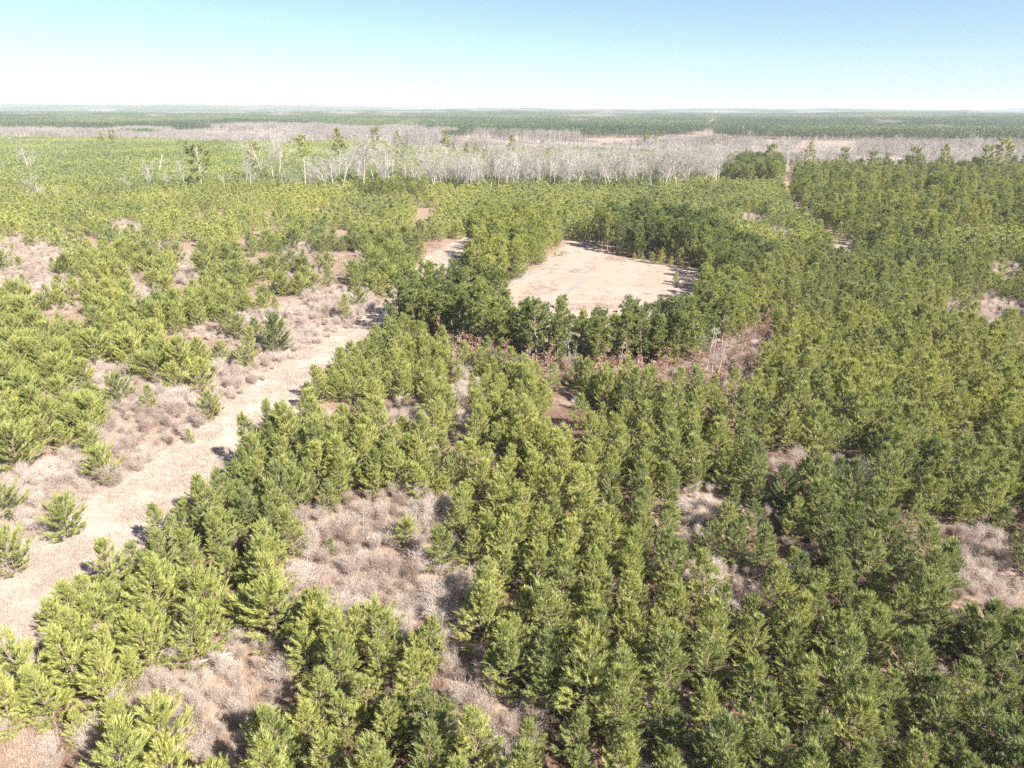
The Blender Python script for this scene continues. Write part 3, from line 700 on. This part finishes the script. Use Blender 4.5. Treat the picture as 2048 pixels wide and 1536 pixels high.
# mature pines round the clearing, up the right, in the dark knots
def poisson(poly, gapd, n_try=4000, amp=1.0):
    w = np.array([P(min(max(a, -300), 2400), b)[:2] for a, b in poly]); lo, hi = w.min(0), w.max(0)
    c = rng.uniform(lo, hi, (n_try*3, 2)); c = c[np.abs(np.degrees(np.arctan2(c[:, 0], c[:, 1]))) < 42]
    wx, wy = wob(c[:, 0], c[:, 1], amp); uu, vv, _ = project(wx, wy, ground_z(wx, wy)); c = c[inpoly(uu, vv, poly)]
    cell, out = {}, []
    for x, y in c.tolist():
        a, b = int(x//gapd), int(y//gapd)
        if any((ox-x)**2+(oy-y)**2 < gapd*gapd for i in (a-1, a, a+1) for j in (b-1, b, b+1) for ox, oy in cell.get((i, j), ())): continue
        cell.setdefault((a, b), []).append((x, y)); out.append((x, y))
    return out
mats_ = []
for poly, g, sc, tn, nt_, wd in [(M_FRONT, 2.4, .74, .50, 3000, 'in front of the sandy clearing'), (M_FRONTL, 2.7, .76, .50, 3000, 'in front of the sandy clearing'), (M_RIGHT, 2.8, .66, .45, 3000, 'right of the sandy clearing'), (M_BACK, 2.9, .80, .40, 3500, 'behind the sandy clearing'),
                            (M_LEFT, 2.5, .66, .74, 3500, 'left of the sandy clearing'), (M_UPPER, 3.8, .66, .58, 16000, 'near the dirt road'), (M_KNOT, 4.0, .9, .42, 2500, 'at the head of the dirt road'), (M_DARK, 4.0, .75, .45, 1500, 'below the grey bare belt')]:
    for (x, y) in poisson(poly, g, nt_):
        uu, vv, _ = project(x, y, 0)
        if inpoly(np.array([uu]), np.array([vv]), CLEARING)[0] or inpoly(np.array([uu]), np.array([vv]), ROAD)[0] or inpoly(np.array([uu]), np.array([vv]), TRACK)[0]: continue
        if poly is M_UPPER and rng.random() < .1: continue
        mats_.append((x, y, sc*float(np.clip(rng.normal(1, .22 if poly is M_UPPER else .1), .6, 1.5)), float(np.clip(tn+(float(fbm(x/20, y/20, 2))-.5)*.7+rng.normal()*.14, .02, .97)), wd))
ma = np.array([q[:4] for q in mats_]); mz = ground_z(ma[:, 0], ma[:, 1])
_, _, md_ = project(ma[:, 0], ma[:, 1], mz+6); fr = in_frame(ma[:, 0], ma[:, 1], mz+6, 0)
order = np.argsort(np.where(fr, md_/ma[:, 2], 1e9)); ind = order[:min(290, fr.sum())]; isi = np.zeros(len(ma), bool); isi[ind] = True
for k in ind:
    x, y, s, t = map(float, ma[k]); z = float(mz[k]); v = int(rng.integers(6))
    lab = unique(lambda q: f'{"small " if s < .72 else "tall " if s > 1.03 else ""}{shade(t, ("dark", "mid-green", "yellowish"))} round pine {mats_[k][4]}, {spot(x, y, z+6*s-.6*q)}')
    tree('mature_pine', MP_ME[v], x, y, z-.05, s, t, lab, 'pine tree', 'taller pines around the clearing and road', tilt=(rng.normal()*.03, rng.normal()*.03))
scatter('mature_pine_stand', MP_SRC, ma[~isi, 0], ma[~isi, 1], mz[~isi]-.05, ma[~isi, 2], ma[~isi, 3], 'rest of the taller pines massed beyond the dirt road', 'pines')
# small pines at the clearing's back edge, and the lone sapling on the sand
for q, (a, b, s) in enumerate([(1285, 524, .5), (1306, 527, .7), (1322, 528, .75), (1340, 530, .6), (1362, 533, .42), (1375, 534, .36), (1110, 514, .3), (1122, 512, .34), (1268, 520, .45)]):
    x, y, z = P(a, b); lab = unique(lambda k: f'little yellow-green pine on the far edge of the sand, {spot(x, y, z+1-.5*k)}')
    tree('pine_sapling', YP_ME[q % 8], x, y, z-.02, s, .8, lab, 'pine sapling', 'little pines edging the clearing')
x, y, z = P(1350, 570); tree('pine_sapling', YP_ME[6], x, y, z-.02, .62, .85, 'thin lone pine sapling standing on the sand near its right edge', 'pine sapling', None)

# tall lone pines in the middle distance: pixel of foot, pixel row of top, shape
TALL = [(405, 387, 293, 0), (513, 372, 288, 3), (612, 386, 270, 2), (682, 345, 257, 1), (752, 310, 258, 3), (797, 318, 262, 1), (891, 318, 260, 1), (906, 318, 284, 1), (932, 320, 285, 1), (952, 322, 285, 1), (1021, 326, 269, 1), (1080, 322, 291, 3), (1154, 326, 290, 1),
        (1478, 336, 302, 3), (1536, 350, 288, 3), (1614, 345, 281, 1), (1681, 346, 294, 3), (1740, 350, 300, 3), (1766, 352, 304, 1), (1820, 354, 294, 3), (1881, 356, 285, 1), (1963, 356, 290, 3), (1990, 360, 279, 0), (1840, 352, 310, 1), (2030, 350, 330, 3), (1290, 300, 258, 1), (1310, 303, 262, 1), (205, 300, 268, 3), (228, 300, 262, 3)]
for (a, b, tp, v) in TALL:
    x, y, z = P(a, b); d = project(x, y, z)[2]; hh = .93*(b-tp)*d/FPX/math.cos(R(PITCH-16)); s = float(np.clip(hh/[21, 19, 22, 18][v], .35, 1.5))
    pos = 'over the far plantation' if a < 1100 and b > 330 else 'before the grey woods' if a < 1400 else 'near the dirt road'
    lab = unique(lambda k: f'tall bare-trunked pine {pos}, {spot(x, y, z+hh*(.8-.1*k))}')
    tree('tall_pine', TP_ME[v], x, y, z-.1, s, rng.uniform(.5, .85), lab, 'pine tree', 'tall lone pines of the middle distance')

# bare trees
bare = []
for (a, b, tp) in [(60, 352, 300), (68, 350, 318), (8, 350, 330), (64, 416, 385), (78, 412, 368), (120, 406, 382), (296, 392, 340), (370, 386, 338), (492, 386, 335), (502, 386, 340), (532, 378, 303), (548, 380, 300), (560, 380, 305), (616, 386, 345), (575, 388, 346), (462, 376, 348), (420, 368, 340), (332, 384, 350), (258, 388, 355),
                   (655, 390, 332), (668, 390, 328), (686, 390, 326), (714, 384, 302), (728, 384, 304), (748, 382, 303), (770, 384, 306), (782, 380, 310), (812, 372, 288), (826, 372, 292), (838, 372, 296), (840, 390, 335), (852, 392, 340), (598, 390, 352), (636, 390, 348), (450, 388, 362), (1240, 470, 420), (1560, 350, 318), (1590, 352, 320), (1990, 352, 322), (2010, 352, 318), (1930, 352, 318), (1725, 352, 330)]:
    bare.append((a, b, tp))
bl = []
for a, b, tp in bare:
    x, y, z = P(a, b); d = float(project(x, y, z)[2]); bl.append((x, y, (b-tp)*d/FPX*1.12, 'over the far plantation' if a < 640 else 'in the grey belt'))
for poly, g, nt_, wd in ((B_BELT, 4.4, 5000, 'in the grey belt'), (B_BELT2, 9, 400, 'in the grey belt'), (B_MIDR, 7.5, 1600, 'near the dirt road')):
    for (x, y) in poisson(poly, g, nt_, 3):
        if float(fbm(x/22+4, y/22+9, 2)) < .35: continue
        bl.append((x, y, float(np.clip(rng.normal(15.0, 2.0), 9, 19)), wd))
ba = np.array([q[:3] for q in bl]); bz = ground_z(ba[:, 0], ba[:, 1]); fr = in_frame(ba[:, 0], ba[:, 1], bz+8, 0); _, _, bd = project(ba[:, 0], ba[:, 1], bz+8)
order = np.argsort(np.where(fr, bd/ba[:, 2], 1e9)); ind = order[:min(280, int(fr.sum()))]; isb = np.zeros(len(ba), bool); isb[ind] = True
BT_SRC = [combined('bare_tree_source', c, w, [M_TWIG, M_BARE]) for c, w in BT]
for k in ind:
    x, y, hh = map(float, ba[k]); z = float(bz[k]); v = int(rng.integers(6)); s = hh/[17, 16, 18, 15, 17, 16][v]/.95
    lab = unique(lambda q: f'{"tall " if hh > 18 else "short " if hh < 12 else ""}grey leafless tree {bl[k][3]}, {spot(x, y, z+hh*(.6-.1*q))}')
    tree('bare_tree', BT_ME[v], x, y, z-.1, s, rng.uniform(.3, .9), lab, 'bare tree', 'leafless grey trees', tilt=(rng.normal()*.04, rng.normal()*.04))
if (~isb).sum(): scatter('bare_tree_belt', BT_SRC, ba[~isb, 0], ba[~isb, 1], bz[~isb]-.1, ba[~isb, 2]/17, rng.uniform(.3, .9, (~isb).sum()), 'rest of the leafless grey trees of the belt across the middle', 'bare trees')
# leaning dead trunk over the far plantation
x, y, z = P(312, 362); lb = MB(); lb.tube([[0, 0, 0], [2.2, 0, 5], [4.4, .2, 10.5], [5.6, .2, 14]], [.34, .3, .24, .12], 7, cap=True); lb.tube([[4.4, .2, 10.5], [5.6, .6, 11.0], [6.0, 1, 8.5]], [.12, .08, .04], 4)
o = link('dead_trunk', lb.mesh('dead_trunk', [M_BARE], True)); o.location = (x, y, z-.2); tag(o, 'broken white dead trunk leaning over the far plantation', 'dead tree')
# slim white saplings at the foot of the front pines and elsewhere
for q, (a, b, hh) in enumerate([(1424, 758, 9.0), (1412, 752, 8.5), (1432, 764, 7.5), (1474, 792, 5), (1398, 740, 7), (1140, 735, 9.5), (1148, 742, 5), (1108, 705, 8), (1118, 708, 6.5), (768, 668, 6), (784, 674, 5.5), (795, 690, 5), (752, 660, 4.5), (920, 705, 6), (1265, 755, 4), (264, 570, 4.5), (1404, 1100, 3.2), (728, 1090, 3.4), (1240, 745, 5), (1052, 740, 4)]):
    x, y, z = P(a, b)
    lab = unique(lambda k: f'white leafless sapling {"at the foot of the front pines" if 700 < b < 800 and a > 900 else "by the track bend" if a < 800 and 600 < b < 700 else "among grey brush"}, {spot(x, y, z+hh*.5-k*.4)}')
    tree('bare_sapling', BN_ME[q % 3], x, y, z-.03, hh/[9, 8, 10][q % 3], .9, lab, 'bare sapling', 'slender white saplings', sz=1.0)
# oaks holding dead brown leaves
oz = poisson(OAKS_ZONE, 1.75, 2400, 1.0)+[P(*p)[:2] for p in [(948, 692), (944, 712), (1242, 742), (1100, 745), (1210, 748), (880, 690), (1600, 1030), (1450, 880)]]
for q, (x, y) in enumerate(oz):
    s = rng.uniform(.55, 1.15) if q < len(oz)-8 else 1.25; t = rng.uniform(.15, .9); hv = int(rng.integers(3))
    if q == len(oz)-8: s = 1.6
    lab = unique(lambda k: f'{shade(t, ("dark russet", "red-brown", "pinkish tan"))} dead-leaved oak sapling below the front pines, {spot(x, y, 1.5*s-.3*k)}')
    if q >= len(oz)-2: lab = lab.replace('below the front pines', 'in the dense rows')
    tree('oak_sapling', OK_ME[hv], x, y, -.02, s, t, lab, 'oak sapling', 'oak saplings with dead brown leaves')

# grey brush
def brush():
    out = []
    for poly, g, n in ((BRUSH_A, 1.25, 6000), (BRUSH_B, 1.3, 5000), (VERGE, 1.5, 9000), (OAKS_ZONE, 1.8, 3000)):
        out += [(x, y, 1.0) for x, y in poisson(poly, g, n, .6)]
    for e in GAPS:
        th = np.linspace(0, 6.283, 17)[:-1]; poly = [(e[0]+1.1*e[2]*math.cos(a), e[1]+1.1*e[3]*math.sin(a)) for a in th]
        big = 1.5
        out += [(x, y, .95) for x, y in poisson(poly, big, 900, .6)]
    x = rng.uniform(-150, 150, 9000); y = rng.uniform(20, 210, 9000); m = wedge(x, y, 22, 200); x, y = x[m], y[m]; u, v = zmask(x, y)
    m = ~anymask(u, v, OPEN) & (fbm(x/8+50, y/8+3, 3) > np.where(side_left(u, v), .46, .54)) & ~anymask(u, v, MATZ); x, y = x[m], y[m]
    out += [(a, b, .7) for a, b in zip(x, y)]
    return np.array(out)
sb = brush(); u, v, sd_ = project(sb[:, 0], sb[:, 1], .7)
ok = ~anymask(u, v, OPEN); sb, u, v, sd_ = sb[ok], u[ok], v[ok], sd_[ok]
ss = sb[:, 2]*np.clip(rng.normal(1.08, .30, len(sb)), .45, 1.8); inv = gap(u, v)
st = np.clip(.55+(fbm(sb[:, 0]/9, sb[:, 1]/9, 2)-.5)*.9+rng.normal(size=len(sb))*.16, 0, 1)
fr = in_frame(sb[:, 0], sb[:, 1], .7, 0)
score = np.where(fr & inv & (sb[:, 2] > .9), sd_/ss, 1e9); ind = np.argsort(score)[:280]; isd = np.zeros(len(sb), bool); isd[ind] = True
for k in ind:
    x, y = float(sb[k, 0]), float(sb[k, 1]); v_ = int(rng.integers(6)); s = float(ss[k]); t = float(st[k])
    o = link('dry_shrub', SH_ME[v_]); o.location = (x, y, -.02); o.rotation_euler = (0, 0, rng.random()*6.28); o.scale = (s*1.15, s*1.15, s*.95); o['tint'] = t
    uu, vv, _ = project(x, y, 0); pw = place_word(float(uu), float(vv))
    tag(o, unique(lambda q: f'{"small " if s < .85 else "large " if s > 1.2 else ""}{shade(t, ("brownish", "grey-tan", "pale grey"))} leafless shrub {pw}, {spot(x, y, .7+.25*q)}'), 'shrub', 'leafless shrubs in the brush gaps')
scatter('brush', SH_SRC, sb[~isd, 0], sb[~isd, 1], np.full((~isd).sum(), -.02), ss[~isd], st[~isd], 'grey-tan leafless undergrowth between the pines and along the track', 'brush', tilt=.1)

# dry grass on the track, verge, gaps and thin spots
x = rng.uniform(-150, 150, 130000); y = 22+rng.random(130000)**1.3*190; m = wedge(x, y, 22, 215); x, y = x[m], y[m]; u, v = zmask(x, y)
dens = np.where(inpoly(u, v, TRACK), .55, np.where(gap(u, v), .38, np.where(inpoly(u, v, CLEARING), .02+.25*(fbm(x/7, y/7, 3) > .60), .20)))
dens = dens*np.where(inpoly(u, v, TRACK), smooth(.30, .62, fbm(x/3.2, y/3.2, 3))*1.5, 1)
m = rng.random(len(x)) < dens; x, y, u, v = x[m], y[m], u[m], v[m]
gt = np.clip(np.where(inpoly(u, v, TRACK), .70, np.where(gap(u, v) | inpoly(u, v, CLEARING), .5, .15))+rng.normal(size=len(x))*.16, 0, 1)
scatter('dry_grass', GR_SRC, x, y, np.full(len(x), .0), rng.uniform(.6, 1.25, len(x)), gt, 'pale dry straw grass over the track, its verges and the brush gaps', 'dry grass')

# far woods in tiles out to the horizon
def tiles(size, r0, r1, half=41):
    n = int(r1/size)+1; a, b = np.meshgrid(np.arange(-n, n)*size, np.arange(0, n)*size); x = a.ravel()+rng.uniform(-.2, .2, a.size)*size; y = b.ravel()+rng.uniform(-.2, .2, a.size)*size
    m = wedge(x, y, r0, r1, half); return x[m], y[m]
x, y = tiles(34, 600, 2600); u, v = zmask(x, y); u2 = u+(fbm(x/90, y/90)-.5)*30; v2 = v+(fbm(x/160+7, y/160, 2)-.5)*3
pl = pale(u, v2); fb = far_bare(u2, v2) & ~pl & ~scrub(u2, v2) & (fbm(x/130+3, y/60+7, 2) < .66)
keep = fb | (inpoly(u, v, B_MIDR) & (rng.random(len(x)) < .25)) | (pl & (rng.random(len(x)) < .06))
keep &= ~(inpoly(u, v, FIELD_FAR))
xb, yb = x[keep], y[keep]
x3, y3 = tiles(34, 2600, 6500); u3, v3 = zmask(x3, y3); n3 = fbm(x3/500, y3/350, 3)
k3 = (far_bare(u3, v3) | (n3 > .65)); xb = np.concatenate([xb, x3[k3]]); yb = np.concatenate([yb, y3[k3]])
xs, ys_ = tiles(13, 500, 1700); us, vs_ = zmask(xs, ys_); ks = scrub(us, vs_) & ~inpoly(us, vs_, FIELD_FAR) & (rng.random(len(xs)) < np.where(pale(us, vs_), .10, .75)); xs, ys_ = xs[ks], ys_[ks]
scatter('grey_scrub', BW_SRC, xs, ys_, ground_z(xs, ys_)-.1, rng.uniform(.22, .42, len(xs)), rng.uniform(.2, .9, len(xs)), 'low grey leafless scrub round the pale fields in the valley', 'scrub', tilt=0)
scatter('bare_woods', BW_SRC, xb, yb, ground_z(xb, yb)-.2, rng.uniform(.85, 1.2, len(xb)), rng.uniform(.2, .9, len(xb)), 'grey leafless woods filling the valley below the far green ridge', 'bare woods', tilt=0)
x, y = tiles(41, 1050, 6500); xq, yq = tiles(62, 6500, 13000); x = np.concatenate([x, xq]); y = np.concatenate([y, yq]); u, v = zmask(x, y); v2 = v+(fbm(x/160+7, y/160, 2)-.5)*3; r_ = np.hypot(x, y)
n3 = fbm(x/500, y/350, 3)
k = (~far_bare(u+(fbm(x/90, y/90)-.5)*30, v2) | (fbm(x/130+3, y/60+7, 2) > .66) & ~scrub(u, v2)) & ~pale(u, v2) & ~near_line(x, y, CUT_LINE, 23) & ~((r_ > 2600) & (r_ < 6500) & (n3 > .65)) & ~inpoly(u, v, FIELD_FAR) & (v < 302)
x, y = x[k], y[k]
scatter('pine_forest', PW_SRC, x, y, ground_z(x, y)-.2, rng.uniform(.85, 1.15, len(x))*np.where(np.hypot(x, y) > 6500, 1.5, 1), np.clip(.42+(fbm(x/300, y/170, 3)-.5)*1.9+rng.normal(size=len(x))*.1, 0, 1), 'dark green pine forest covering the far ridges to the horizon', 'forest', tilt=0)

# ------------------------------------------------------------------ small things
M_STEEL = rough_mat('galvanised_steel', [(.3, (.42, .40, .38)), (.7, (.60, .58, .55))], 6, .5, spec=.5)
M_POST = rough_mat('dark_wood', [(.3, (.03, .027, .024)), (.7, (.07, .06, .05))], 6)
M_WHITE = rough_mat('white_paint', [(.3, (.74, .74, .73)), (.7, (.82, .82, .81))], 2, .4, spec=.5)
M_GLASS = rough_mat('dark_glass', [(.3, (.02, .024, .03)), (.7, (.035, .04, .045))], 2, .12, spec=.6)
M_TYRE = rough_mat('rubber', [(.3, (.02, .02, .02)), (.7, (.04, .04, .04))], 8)
x, y, z = P(1358, 574)
fr_ = link('pipe_frame', None); fr_.location = (x+.6, y, z); tag(fr_, 'pale metal pipe frame standing on the sand beside a dark post', 'pipe frame')
for dx in (-.55, .75):
    b = MB(); b.tube([[dx, 0, -.1], [dx, 0, .8], [dx, 0, 1.7]], [.045]*3, 8, cap=True); link('upright', b.mesh('upright', [M_STEEL], True), fr_)
for zz in (1.66, .95):
    b = MB(); b.tube([[-.75, -.06, zz], [.1, -.06, zz], [.95, -.06, zz]], [.04]*3, 8, cap=True); link('crossbar', b.mesh('crossbar', [M_STEEL], True), fr_)
po = link('feeder_post', None); po.location = (x-.55, y-.5, z); tag(po, 'dark post with a round bulge low on it, standing on the sand', 'post')
b = MB(); b.tube([[0, 0, -.2], [.02, 0, .9], [0, 0, 1.95]], [.11, .11, .10], 8, cap=True); link('shaft', b.mesh('shaft', [M_POST], True), po)
b = MB(); b.tube([[0, 0, .28], [0, 0, .36], [0, 0, .55], [0, 0, .74], [0, 0, .82]], [.14, .28, .36, .28, .12], 12, cap=True); link('drum', b.mesh('drum', [M_POST], True), po)
# white box trailer by the distant sandy field
x, y, z = P(1796, 322)
tr = link('white_trailer', None); tr.location = (x, y, z); tr.rotation_euler = (0, 0, R(35)); tag(tr, 'small white box trailer parked on the pale field by the grey woods', 'trailer')
def box(mb, lo, hi):
    x0, y0, z0 = lo; x1, y1, z1 = hi
    v = [(x0, y0, z0), (x1, y0, z0), (x1, y1, z0), (x0, y1, z0), (x0, y0, z1), (x1, y0, z1), (x1, y1, z1), (x0, y1, z1)]
    mb.add(v, [(0, 2, 1), (0, 3, 2), (4, 5, 6), (4, 6, 7), (0, 1, 5), (0, 5, 4), (1, 2, 6), (1, 6, 5), (2, 3, 7), (2, 7, 6), (3, 0, 4), (3, 4, 7)])
b = MB(); box(b, (-1.3, -2.6, .6), (1.3, 2.6, 3.0)); box(b, (-1.2, -2.5, 3.0), (1.2, 2.5, 3.12)); link('body', b.mesh('body', [M_WHITE]), tr)
b = MB(); box(b, (-.6, -2.63, 1.5), (.6, -2.602, 2.3)); link('window', b.mesh('window', [M_GLASS]), tr)
b = MB(); box(b, (1.302, -1.0, 1.0), (1.33, -.2, 2.7)); dr = link('door', b.mesh('door', [M_STEEL]), tr); b = MB(); b.tube([[1.34, -.32, 1.75], [1.37, -.32, 1.75], [1.37, -.32, 1.95]], [.025]*3, 6, cap=True); link('handle', b.mesh('handle', [M_TYRE]), dr)
for sx in (-1, 1):
    for sy in (-.5, .5):
        b = MB(); b.tube([[sx*1.05, sy, .36], [sx*1.17, sy, .36], [sx*1.28, sy, .36]], [.36]*3, 14, cap=True); wl = link('wheel', b.mesh('wheel', [M_TYRE]), tr); b = MB(); b.tube([[sx*1.25, sy, .36], [sx*1.285, sy, .36], [sx*1.29, sy, .36]], [.2]*3, 12, cap=True); link('rim', b.mesh('rim', [M_STEEL], True), wl)
b = MB(); b.tube([[0, 2.6, .62], [0, 3.3, .6], [0, 4.0, .58]], [.05]*3, 6, cap=True); link('drawbar', b.mesh('drawbar', [M_STEEL]), tr)
# pale fallen logs in the lower brush gap
for (a, b_, ln, rz) in [(432, 1326, 2.6, R(20)), (452, 1342, 1.7, R(12))]:
    x, y, z = P(a, b_); mb = MB(); mb.tube([[-ln/2, 0, .16], [-ln/6, .05, .15], [ln/5, .02, .18], [ln/2, -.04, .2]], [.10, .10, .085, .06], 8, cap=True); mb.tube([[ln/5, 0, .18], [ln/3.4, .22, .34], [ln/2.6, .4, .5]], [.04, .03, .015], 5)
    o = link('fallen_log', mb.mesh('fallen_log', [M_TALLB], True)); o.location = (x, y, z+.25); o.rotation_euler = (0, R(-4), rz)
    tag(o, {432: 'longest pale fallen log lying in the lower brush gap', 452: 'shorter pale log just below the longest one in the brush gap'}[a], 'log', 'fallen logs in the lower brush gap')

# ------------------------------------------------------------------ air
hz = MB(); box(hz, (-14500, -14500, -36), (14500, 14500, 110))
hme = hz.mesh('haze', []); m, nt, N, L = nodes('haze_air')
out = N.new('ShaderNodeOutputMaterial'); pv = N.new('ShaderNodeVolumePrincipled'); pv.inputs['Color'].default_value = (.80, .88, 1, 1); pv.inputs['Density'].default_value = .00009; pv.inputs['Anisotropy'].default_value = 0.0
L.new(pv.outputs[0], out.inputs['Volume']); hme.materials.append(m)
hz = link('haze', hme); tag(hz, 'thin pale blue haze over the far ridges', 'haze', None, 'stuff')

# ------------------------------------------------------------------ light, sky, camera
w = bpy.data.worlds.new('World'); scene.world = w; w.use_nodes = True
N, L = w.node_tree.nodes, w.node_tree.links
bg = N['Background']; sky = N.new('ShaderNodeTexSky'); sky.sky_type = 'NISHITA'; sky.sun_disc = False
sky.sun_elevation = R(SUN_EL); sky.sun_rotation = R(SUN_AZ); sky.altitude = 60; sky.air_density = .75; sky.dust_density = .7; sky.ozone_density = 3.6
L.new(sky.outputs[0], bg.inputs['Color']); bg.inputs['Strength'].default_value = .054
sd = bpy.data.lights.new('sun', 'SUN'); sd.energy = 5.0; sd.angle = R(.53); sd.color = (1, .93, .80)
so = bpy.data.objects.new('sun', sd); col.objects.link(so)
so.rotation_euler = (R(90-SUN_EL), 0, R(180-SUN_AZ))
cd = bpy.data.cameras.new('camera'); cd.sensor_fit = 'HORIZONTAL'; cd.angle = R(HFOV); cd.clip_start = .5; cd.clip_end = 40000
co = bpy.data.objects.new('camera', cd); col.objects.link(co); co.location = (0, 0, CAM_H)
from mathutils import Matrix
co.matrix_world = Matrix.Translation((0, 0, CAM_H)) @ Matrix.Rotation(R(90-PITCH), 4, 'X') @ Matrix.Rotation(R(.15), 4, 'Z')
scene.camera = co
vs = scene.view_settings; vs.view_transform = 'Standard'; vs.look = 'None'; vs.gamma = 1; vs.use_curve_mapping = False; vs.exposure = 1.8
cy = scene.cycles; cy.max_bounces = 6; cy.diffuse_bounces = 3; cy.glossy_bounces = 2; cy.transmission_bounces = 4; cy.transparent_max_bounces = 4; cy.volume_bounces = 1
cy.use_denoising = False; cy.sample_clamp_indirect = 3.0
print('young', len(yx), 'far', len(fx), 'mature', len(ma), 'bare', len(ba), 'shrubs', len(sb), 'grass', len(gt), 'oaks', len(oz))
